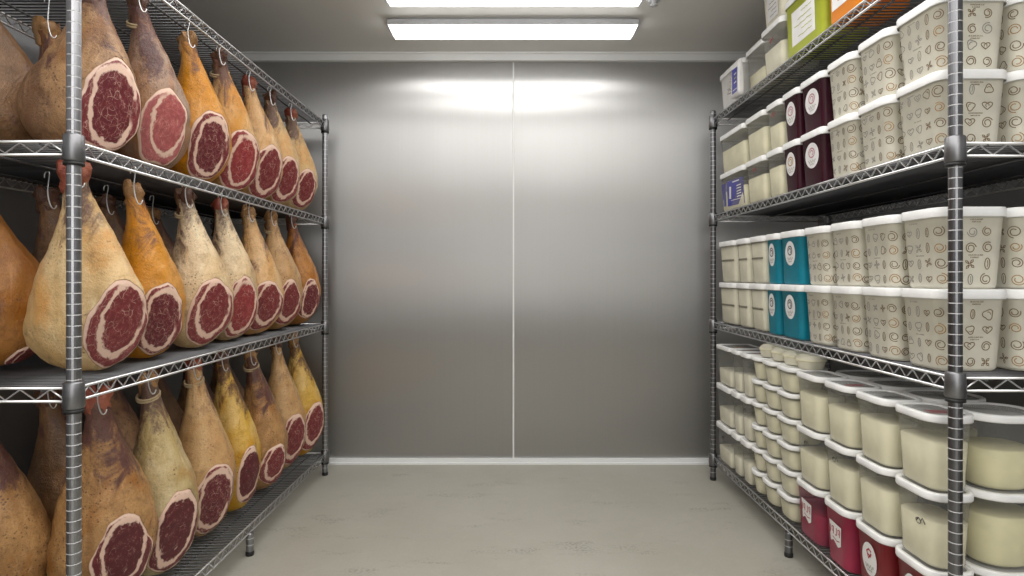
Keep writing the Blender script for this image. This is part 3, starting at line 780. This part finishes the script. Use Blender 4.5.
def tub(kind, y0, y1, z, xn=1.092, w=0.18, h=0.192, fill=0.6, content='cream', name='ice_cream_tub', r=0.028, taper=0.88, lid=True, lidpanel=False, deco=None, body=None, seed=0):
    y0 *= 0.963; y1 = y1*0.963 if y1 < 3.05 else min(3.095, y1*0.985+0.025)
    d = y1-y0-0.014
    sh = Shape(w, d, h, r, taper)
    rnd = random.Random(seed*13+5)
    root = None
    bm = bmesh.new()
    clear = kind in ('clear', 'pinkclear')
    rim = [(w+0.006, d+0.006, r+0.003, h-0.010), (w+0.006, d+0.006, r+0.003, h-0.005)]
    loft(bm, sh.secs(0, h-0.011) + rim, True, not clear)
    mats = [body or {'clear': M['clear'], 'pinkclear': M['pinkclear'], 'pattern': M['cream_tub']}[kind]]
    if kind == 'pattern':
        mats += [M['brown_ink'], M['gold_ink'], M['grey_ink']]
        fr = sh.aisle(0.0009); half = d/2-0.016
        cols = [-half+0.034*q for q in range(int((2*half+0.004)/0.034)+1)]
        for ci, s in enumerate(cols):
            for ri in range(4):
                zc = 0.028+0.041*ri+rnd.uniform(-.002, .002)
                if zc > h-0.03: continue
                motif(bm, s, zc, (0.0150 if ci == 0 else 0.0125)*rnd.uniform(.85, 1.1), (0 if ci == 0 else rnd.choice((1, 2, 3, 4, 4))), fr, (2 if ci == 0 and ri % 2 == 0 else 1 if ci < 2 else 3), rnd)
        caption(bm, 0.0, 0.028+0.041*1.5, 0.03, fr, 3, rnd, 1); caption(bm, 0.02, h-0.026, 0.03, fr, 3, rnd, 1)
        fr = sh.near(0.0009); half = w/2-0.042
        cols = [-half+0.041*q for q in range(6) if -half+0.041*q < w/2-0.020]
        for ci, s in enumerate(cols):
            for ri in range(4):
                zc = 0.026+0.041*ri
                if abs(s) > sh.at(zc)[0]/2-0.012: continue
                motif(bm, s+rnd.uniform(-.003, .003), zc+rnd.uniform(-.002, .002), 0.0138*rnd.uniform(.85, 1.1), (ci*2+ri*3+seed) % 5 if rnd.random() < .7 else 0, fr, 1 if rnd.random() < .75 else 3, rnd, 0.0022)
        caption(bm, 0.005, 0.026+0.041*1.55, 0.036, fr, 1, rnd, 2); caption(bm, 0.005, h-0.022, 0.034, fr, 1, rnd, 2)
    root = link(name, bm, mats)
    # flat shading of the printed strokes and caps is fine with smooth normals off there
    root.location = (xn+w/2, (y0+y1)/2, z)
    if clear and fill > 0:
        bm = bmesh.new(); zf = h*fill
        s = sh.secs(0.004, zf, 0.0022)
        ww, dd, rr, _ = s[-1]
        s += [(ww-0.012, dd-0.012, max(.004, rr-.006), zf+0.003)]
        loft(bm, s, True, True)
        c = link('filling', bm, M[content], root)
    if lid:
        bm = lid_mesh(sh, h, lidpanel, sk_=0.010 if lidpanel else None)
        ld = link('lid', bm, M['white'], root)
        if lidpanel:
            bm = bmesh.new(); loft(bm, [(w-0.017, d-0.017, r-0.008, h+0.004), (w-0.017, d-0.017, r-0.008, h+0.006)], True, True)
            link('lid_panel', bm, M['panel'], ld)
    if deco: deco(root, sh, rnd)
    return root

# printed labels -----------------------------------------------------
def oval_label(ink, rs=0.036, rt=0.042, zc=0.12, emb=0):
    def f(root, sh, rnd):
        bm = bmesh.new(); fr = sh.aisle(0.0010); fr2 = sh.aisle(0.0018)
        rs_ = min(rs, sh.at(zc-rt)[1]/2-sh.r-0.001)
        disc(bm, 0, zc, rs_, rt, fr, 0, 32)
        if emb == 0:      # emblem ring with swirl and a curl of lettering below
            ribbon(bm, [(rs*0.42*math.cos(x), zc+rt*0.22+rt*0.36*math.sin(x)) for x in [2*PI*k/20 for k in range(21)]], 0.0045, fr2, 1)
            ribbon(bm, [(rs*0.22*math.cos(x), zc+rt*0.22+rt*0.18*math.sin(x)) for x in [2*PI*k/14 for k in range(11)]], 0.004, fr2, 1)
        else:             # cone / mark over a loop of script
            ribbon(bm, [(-rs*0.3, zc+rt*0.5), (0.0, zc+rt*0.62), (rs*0.3, zc+rt*0.45), (rs*0.1, zc+rt*0.05), (-rs*0.3, zc+rt*0.4)], 0.006, fr2, 1)
            ribbon(bm, [(-rs*0.25, zc+rt*0.2), (rs*0.25, zc+rt*0.3)], 0.005, fr2, 1)
        ribbon(bm, [(rs*(-0.55+1.1*k/16), zc-rt*0.45+rt*0.12*math.sin(k*1.3)) for k in range(17)], 0.0022, fr2, 2)
        ribbon(bm, [(rs*(-0.35+0.7*k/12), zc-rt*0.68+rt*0.07*math.sin(k*1.7)) for k in range(13)], 0.0018, fr2, 2)
        l = link('label', bm, [M['paper'], ink, M['grey_ink']], root, False); l['label'] = 'white oval label with a printed emblem'
    return f
def band_label(zc=0.11, ink='band_ink', red=False):
    def f(root, sh, rnd):
        bm = bmesh.new(); fr = sh.aisle(0.0010); half = sh.d/2-sh.r*0.7
        x = -half
        while x < half:
            l = rnd.uniform(0.004, 0.010); ribbon(bm, [(x, zc), (min(x+l, half), zc)], 0.009, fr, 0); x += l+0.0015
        fr = sh.near(0.001); hw = sh.w/2-sh.r
        ribbon(bm, [(-hw, zc), (hw, zc)], 0.005, fr, 0)
        link('printed_band', bm, M[ink], root, False)
    return f
def block_letters(root, sh, rnd):
    bm = bmesh.new(); fr = sh.aisle(0.0010); fr2 = sh.aisle(0.0019)
    # tilted white cut-out block with dark strokes, as on the photo
    z0 = sh.h*0.50
    vs = [(-0.036, z0+0.040), (0.034, z0+0.046), (0.030, z0-0.026), (0.012, z0-0.016), (-0.012, z0-0.034), (-0.030, z0-0.024)]
    vs = [(s, z) for s, z in vs]
    bm.faces.new([bm.verts.new(fr(s, z)) for s, z in vs][::-1]).material_index = 0
    for q in range(4):
        s = -0.027+0.018*q
        ribbon(bm, [(s, z0+0.030), (s+0.002, z0+0.004)], 0.004, fr2, 1)
        if q % 2 == 0: ribbon(bm, [(s, z0+0.030), (s+0.010, z0+0.026), (s+0.009, z0+0.014), (s, z0+0.012)], 0.003, fr2, 1)
        else: ribbon(bm, [(s+0.002, z0+0.004), (s+0.010, z0+0.005)], 0.003, fr2, 1)
    ribbon(bm, [(-0.024, z0-0.010), (-0.008, z0-0.014), (0.016, z0-0.006)], 0.003, fr2, 1)
    l = link('label', bm, [M['paper'], M['red_ink']], root, False); l['label'] = 'white cut-out label with bold strokes'
def mark_label(zc=0.75, ink='dark_ink', side='aisle', s0=0.0):
    def f(root, sh, rnd):
        bm = bmesh.new(); fr = sh.aisle(0.001) if side == 'aisle' else sh.near(0.001)
        z = sh.h*zc
        ribbon(bm, [(s0-0.018, z-0.004), (s0-0.010, z+0.010), (s0-0.002, z-0.003), (s0+0.004, z+0.007), (s0+0.014, z-0.004)], 0.0035, fr, 0)
        ribbon(bm, [(s0+0.010*math.cos(x)+0.006, z-0.002+0.007*math.sin(x)) for x in [2*PI*k/12 for k in range(13)]], 0.002, fr, 0)
        link('printed_mark', bm, M[ink], root, False)
    return f
def lid_print(ink, then=None):
    def f(root, sh, rnd):
        bm = bmesh.new(); fr = lambda s, t: (s, t, sh.h+0.0068)
        for q in range(5):
            a = (-sh.w*0.25+rnd.uniform(-.01, .01), -sh.d*0.22+q*0.008)
            pts = [(a[0]+k*0.007, a[1]+rnd.uniform(-.003, .003)) for k in range(9)]
            ribbon(bm, pts, 0.003, fr, 0)
        link('lid_print', bm, M[ink], root, False)
        if then: then(root, sh, rnd)
    return f
def square_label(ink, zc, hw, hh, extra=None, paper='paper'):
    def f(root, sh, rnd):
        bm = bmesh.new(); fr = sh.aisle(0.001); fr2 = sh.aisle(0.0018)
        f_ = bm.faces.new([bm.verts.new(fr(s, z)) for s, z in ((-hw, zc-hh), (hw, zc-hh), (hw, zc+hh), (-hw, zc+hh))][::-1]); f_.material_index = 0
        for q in range(5):
            z = zc+hh*0.7-q*hh*0.34; n = 8
            ribbon(bm, [(-hw*0.75+hw*1.5*k/n*(0.6+0.4*((q*7) % 3)/2), z+rnd.uniform(-.002, .002)) for k in range(n+1)], 0.003, fr2, 1)
        l = link('label', bm, [M[paper], M[ink]], root, False)
        if extra: extra(root, sh, rnd)
    return f

GT = {1: 'tubs on the top shelf of the right rack', 2: 'tubs on the second shelf of the right rack', 3: 'tubs on the third shelf of the right rack', 4: 'tubs on the bottom shelf of the right rack'}
XN = 1.094
EPS = 0.0005
# --- second shelf from the top (h 1.428): two layers
z0 = RL[1]+EPS; P = 0.198
far = [(2.845, 3.085), (2.615, 2.835), (2.455, 2.605)]
mar = [(2.305, 2.445), (2.120, 2.295)]
pat = [(1.935, 2.110), (1.745, 1.925), (1.535, 1.735)]
HT = P-0.0085
lay = ['lower', 'upper']
def blue_wrap(root, sh, rnd):
    bm = bmesh.new(); fr = sh.aisle(0.0012); fr2 = sh.aisle(0.002); hw = sh.d/2-0.016
    def quad(a, b, c, d, f, mi): bm.faces.new([bm.verts.new(f(*p)) for p in (a, b, c, d)][::-1]).material_index = mi
    quad((-hw, 0.020), (hw*0.45, 0.026), (hw*0.45, 0.150), (-hw, 0.146), fr, 0)
    quad((hw*0.62, 0.030), (hw, 0.034), (hw, 0.146), (hw*0.62, 0.146), fr, 0)
    for q in range(5): ribbon(bm, [(-hw*0.85+0.011*k, 0.112-q*0.013+rnd.uniform(-.001, .001)) for k in range(6)], 0.005, fr2, 1)
    ribbon(bm, [(hw*0.12, 0.120), (hw*0.18, 0.060)], 0.026, fr2, 1)
    ribbon(bm, [(-hw*0.9, 0.046), (hw*0.1, 0.050)], 0.003, fr2, 1); ribbon(bm, [(-hw*0.7, 0.136), (-hw*0.1, 0.138)], 0.006, fr2, 1)
    l = link('label', bm, [M['blue'], M['paper']], root, False); l['label'] = 'violet-blue printed wrap with white text'
for li in (0, 1):
    z = z0+P*li
    for i, (a, b) in enumerate(far):
        dec = blue_wrap if (li == 0 and i == 0) else (mark_label(0.80, 'red_ink') if (li, i) in ((0, 1), (1, 2)) else None)
        t = tub('clear', a, b, z, XN, 0.17, HT, (0.55, 0.62, 0.66)[(i+li) % 3], 'cream', deco=dec, r=0.022, seed=i)
        lb = ('clear tub half full of cream wrapped in a violet-blue printed label' if (li == 0 and i == 0) else
              'clear tub of cream, second shelf, %s layer, %s' % (lay[li], ('nearest the back wall', 'second from the back wall', 'touching the maroon tubs')[i]))
        tag(t, lb, 'tub', GT[2])
    for i, (a, b) in enumerate(mar):
        t = tub('solid', a, b, z, XN, 0.17, HT, body=M['maroon'], deco=oval_label(M['gold_ink'] if (li == 0 and i == 0) else M['rose_ink'], 0.047, 0.046, 0.112), r=0.016, seed=i)
        tag(t, 'dark maroon tub with round white label, %s layer, %s of the maroon pair' % (lay[li], ('farther', 'nearer')[i]), 'tub', GT[2])
    for i, (a, b) in enumerate(pat):
        t = tub('pattern', a, b, z, XN, 0.18, HT, r=0.03, seed=i+li*3+1)
        tag(t, 'ivory doodle-printed tub, second shelf, %s layer, %s' % (lay[li], ('next to the maroon tubs', 'between two others like it', 'nearest the front post')[i]), 'tub', GT[2])
    for i, (a, b) in enumerate(pat[1:]):
        t = tub('pattern', a, b, z, XN+0.196, 0.18, HT, r=0.03, seed=i+li*3+8)
        tag(t, 'shaded ivory printed tub, inner column, second shelf, %s layer, %s' % (lay[li], ('set back', 'nearest the camera')[i]), 'tub', GT[2])
# --- third shelf (h .853): two layers
z0 = RL[2]+EPS; P = 0.211; HT = P-0.0085
s3 = [(2.965, 3.100), (2.800, 2.955), (2.620, 2.790)]
te = [(2.480, 2.610), (2.285, 2.470)]
p3 = [(2.100, 2.275), (1.915, 2.090), (1.725, 1.905), (1.535, 1.715)]
for li in (0, 1):
    z = z0+P*li
    for i, (a, b) in enumerate(s3):
        t = tub('clear', a, b, z, XN, 0.17, HT, 0.95 if li else 0.93, 'cream2', deco=band_label(0.115 if li else 0.10), r=0.024, seed=i)
        tag(t, 'clear cream-filled tub with dark printed band, third shelf, %s layer, %s' % (lay[li], ('nearest the back wall', 'middle of three', 'beside the teal tubs')[i]), 'tub', GT[3])
    for i, (a, b) in enumerate(te):
        t = tub('solid', a, b, z, XN, 0.175, HT, body=M['teal'], deco=oval_label(M['dark_ink'], 0.040 if i else 0.036, 0.048, 0.125), r=0.022, taper=0.92, seed=i)
        tag(t, 'teal tub with white oval label, %s layer, %s of the teal pair' % (lay[li], ('farther', 'nearer')[i]), 'tub', GT[3])
    for i, (a, b) in enumerate(p3):
        t = tub('pattern', a, b, z, XN, 0.18, HT, r=0.032, seed=i+li*4+20)
        tag(t, 'ivory doodle-printed tub, third shelf, %s layer, %s' % (lay[li], ('next to the teal tubs', 'second from the teal tubs', 'second from the front post', 'nearest the front post')[i]), 'tub', GT[3])
    for i, (a, b) in enumerate(p3[2:]):
        t = tub('pattern', a, b, z, XN+0.197, 0.18, HT, r=0.032, seed=i+li*4+33)
        tag(t, 'shaded ivory printed tub, inner column, third shelf, %s layer, %s' % (lay[li], ('set back', 'nearest the camera')[i]), 'tub', GT[3])
# --- bottom shelf: three layers of big tubs
z0 = RL[3]+EPS; P = 0.202; HT = P-0.0075
big = [(2.120, 2.315), (1.930, 2.110), (1.735, 1.920), (1.540, 1.725)]
LY = ['bottom', 'middle', 'top']
pos4 = ('next to the small tubs', 'second from the small tubs', 'second from the front post', 'nearest the front post')
XB = 1.080
for li in range(3):
    z = z0+P*li
    for i, (a, b) in enumerate(big):
        kw = dict(xn=XB, w=0.118, h=HT, r=0.040, taper=0.86, lidpanel=True, seed=i+li*4)
        if li == 0:
            if i == 0:
                t = tub('pinkclear', a, b, z, fill=0.55, content='pink', deco=block_letters, **kw); lb = 'see-through pink tub half full of raspberry ice with a white label'
            elif i == 1:
                t = tub('solid', a, b, z, body=M['raspberry'], deco=block_letters, **kw); lb = 'solid raspberry-red tub with tall white cut-out label'
            else:
                t = tub('solid', a, b, z, body=M['red'], deco=oval_label(M['red_ink'], 0.036, 0.050, 0.11, 1), **kw)
                lb = 'deep red tub with white oval label, ' + ('beside the raspberry tub' if i == 2 else 'at the front post')
        else:
            dec = {(1,0): mark_label(.78), (1,1): mark_label(.78), (1,3): mark_label(.60, s0=-0.03), (2,0): mark_label(.80, 'grey_ink'), (2,3): lid_print('red_ink'), (2,2): lid_print('dark_ink'), (2,1): lid_print('red_ink')}.get((li, i))
            t = tub('clear', a, b, z, fill=(0.66, 0.62, 0.66, 0.66)[i] if li == 2 else (0.58, 0.66, 0.68, 0.62)[i], content='cream', deco=dec, **kw)
            lb = 'big clear tub of cream, bottom shelf, %s layer, %s' % (LY[li], pos4[i])
        tag(t, lb, 'tub', GT[4])
for li in range(3):
    for i, (a, b) in enumerate(big):
        if li < 2 and i < 3: continue
        t = tub('clear', a, b, z0+P*li, XB+0.134, 0.185, HT, (0.66, 0.7, 0.55)[li], 'cream3', r=0.070, taper=0.80, lidpanel=True, seed=40+i+li)
        tag(t, 'rounded clear tub of yellowish cream, inner column, %s layer, %s' % (LY[li], pos4[i]), 'tub', GT[4])
# far end: three tall clear tubs by three layers
f4 = [(2.990, 3.100), (2.872, 2.982), (2.752, 2.864)]
for li in range(3):
    for i, (a, b) in enumerate(f4):
        dec = lid_print('orange_ink') if li == 2 else (mark_label(.72) if (li, i) in ((1, 1), (1, 2), (0, 0)) else None)
        t = tub('clear', a, b, z0+P*li, 1.082, 0.17, HT, (0.42, 0.46, 0.52)[i], 'cream2', deco=dec, r=0.018, lidpanel=(li == 2), seed=i+3*li)
        tag(t, 'tall cream tub, far end of bottom shelf, %s layer, %s' % (LY[li], ('nearest the back wall', 'middle of three', 'beside the small tubs')[i]), 'tub', GT[4])
# small square tubs, six layers
sm = [(2.632, 2.742), (2.490, 2.622), (2.330, 2.480)]
PS = 0.101; ordn = ['bottom', 'second', 'third', 'fourth', 'fifth', 'topmost']
for i, (a, b) in enumerate(sm):
    proto = tub('clear', a, b, z0, 1.080, 0.15, PS-0.0075, 0.80, 'cream', r=0.034, taper=0.84, name='small_cream_tub', seed=i)
    for li in range(6):
        t = proto if li == 0 else copy_tree(proto, proto.location + Vector((0, 0, PS*li)))
        tag(t, 'small square tub of cream, %s layer of six, %s' % (ordn[li], ('beside the tall clear tubs', 'middle column', 'beside the big tubs')[i]), 'tub', 'small square cream tubs on the bottom shelf')
# domed cream cups on top of the small tubs
def cup(x, y, z, label):
    bm = bmesh.new()
    prf = [(0.034, 0.0), (0.038, 0.003), (0.043, 0.030), (0.0445, 0.036), (0.041, 0.046), (0.031, 0.054), (0.017, 0.058), (0.004, 0.059)]
    lathe(bm, [(r*1.18, zz) for r, zz in prf], seg=22)
    bm2 = bmesh.new(); lathe(bm2, [(0.0525, 0.030), (0.0550, 0.032), (0.0550, 0.036), (0.0525, 0.038)], seg=22)
    o = link('cream_cup', bm, M['cream2'], loc=(x, y, z)); link('rim', bm2, M['cream'], o)
    return tag(o, label, 'cup', 'domed cream cups on top of the small tubs')
zt = z0+PS*6+0.0025
for i, (x, y) in enumerate(((1.160, 2.59), (1.160, 2.475), (1.160, 2.365), (1.160, 2.255))):
    cup(x, y, zt, 'domed cup of pale cream on top of the small tubs, %s' % ('beside the tall tubs', 'second from the tall tubs', 'second from the big tubs', 'beside the big tubs')[i])
# --- top shelf
z0 = RL[0]+EPS; HT = 0.184
def leafy(root, sh, rnd):
    bm = bmesh.new(); fr = sh.aisle(0.001)
    for q in range(4):
        s, zc = rnd.uniform(-.05, .05), 0.05+0.03*q
        ribbon(bm, [(s-0.03, zc-0.01), (s-0.01, zc+0.008), (s+0.01, zc+0.010), (s+0.03, zc-0.004), (s, zc-0.010), (s-0.03, zc-0.01)], 0.005, fr, q % 2)
        ribbon(bm, [(s-0.03, zc+0.014), (s+0.035, zc+0.018)], 0.0025, fr, 1)
    link('printed_leaves', bm, [M['green_ink'], M['grey_ink']], root, False)
t = tub('solid', 2.875, 3.085, z0, XN, 0.17, HT, body=M['paper'], deco=leafy, r=0.022, seed=1)
tag(t, 'white tub printed with green leaves, far end of the top shelf', 'tub', GT[1])
t = tub('clear', 2.645, 2.862, z0, XN+0.012, 0.18, HT+0.006, 0.42, 'cream', r=0.022, seed=2)
tag(t, 'mostly empty clear tub with a little cream on the top shelf', 'tub', GT[1])
t = tub('clear', 2.420, 2.632, z0, XN-0.01, 0.18, HT+0.006, 0.55, 'cream2', deco=mark_label(.72, 'red_ink'), r=0.022, seed=3)
tag(t, 'clear tub of cream under the stacked tub on the top shelf', 'tub', GT[1])
t = tub('clear', 2.420, 2.632, z0+HT+0.0135, XN-0.01, 0.18, HT, 0.80, 'cream2', r=0.022, seed=4, deco=square_label('grey_ink', 0.08, 0.05, 0.05))
tag(t, 'tub of cream stacked on another on the top shelf, cut off by the frame', 'tub', GT[1])
t = tub('solid', 2.100, 2.405, z0, XN-0.01, 0.18, HT+0.03, body=M['green'], r=0.02, taper=0.94, seed=5, deco=square_label('green_ink', 0.10, 0.085, 0.065))
tag(t, 'tall lime green tub with white label on the top shelf', 'tub', GT[1])
t = tub('solid', 1.880, 2.085, z0, XN-0.01, 0.18, HT+0.03, body=M['orange'], r=0.02, taper=0.94, seed=6, deco=square_label('orange_ink', 0.11, 0.065, 0.065))
tag(t, 'bright orange tub with white label on the top shelf', 'tub', GT[1])
t = tub('solid', 1.660, 1.865, z0, XN-0.01, 0.18, HT+0.03, body=M['orange'], r=0.02, taper=0.94, seed=7)
tag(t, 'orange tub whose base shows through the top shelf wires near the front', 'tub', GT[1])
# white and blue packet standing in front of the leafy tub
bm = bmesh.new()
W, T, HH = 0.088, 0.034, 0.165
secs = []
for zf, tk in ((0.0, 0.9), (0.02, 1.0), (0.09, 1.0), (0.14, 0.75), (0.158, 0.35), (0.165, 0.16)):
    secs.append((T*tk, W*(1.0-0.06*(zf > .1)), min(0.012, T*tk*0.45), zf))
loft(bm, secs)
pk = link('printed_pouch', bm, M['paper'], loc=(1.066, 2.745, z0)); tag(pk, 'white pouch with a blue printed panel leaning on tubs, top shelf', 'pouch')
bm = bmesh.new()
fr = lambda s, z: (-T/2-0.0012, s, z)
bm.faces.new([bm.verts.new(fr(s, z)) for s, z in ((-0.039, 0.012), (0.022, 0.012), (0.023, 0.128), (-0.038, 0.126))][::-1]).material_index = 0
fr2 = lambda s, z: (-T/2-0.0020, s, z)
for q in range(3): ribbon(bm, [(-0.032, 0.10-q*0.02), (-0.005, 0.098-q*0.02)], 0.006, fr2, 1 if q != 1 else 2)
ribbon(bm, [(-0.039, 0.026), (0.008, 0.026)], 0.004, fr2, 1)
link('printed_panel', bm, [M['blue'], M['paper'], M['green_ink']], pk, False)

# ------------------------------------------------------------------ camera and colour
cam = bpy.data.cameras.new('camera'); co = bpy.data.objects.new('camera', cam); C.objects.link(co)
co.location = (0, 0, 1.10); co.rotation_euler = (PI/2, 0, 0)
cam.lens = 581/1024*36; cam.sensor_width = 36; cam.shift_y = -12/1024; cam.clip_start = 0.05
scene.camera = co
scene.view_settings.view_transform = 'Standard'
scene.view_settings.look = 'None'
scene.view_settings.exposure = 0.13
try:
    scene.cycles.transparent_max_bounces = 24
    scene.cycles.max_bounces = 8
    scene.cycles.diffuse_bounces = 4
    scene.cycles.use_denoising = True
    scene.cycles.sample_clamp_indirect = 6
except Exception: pass
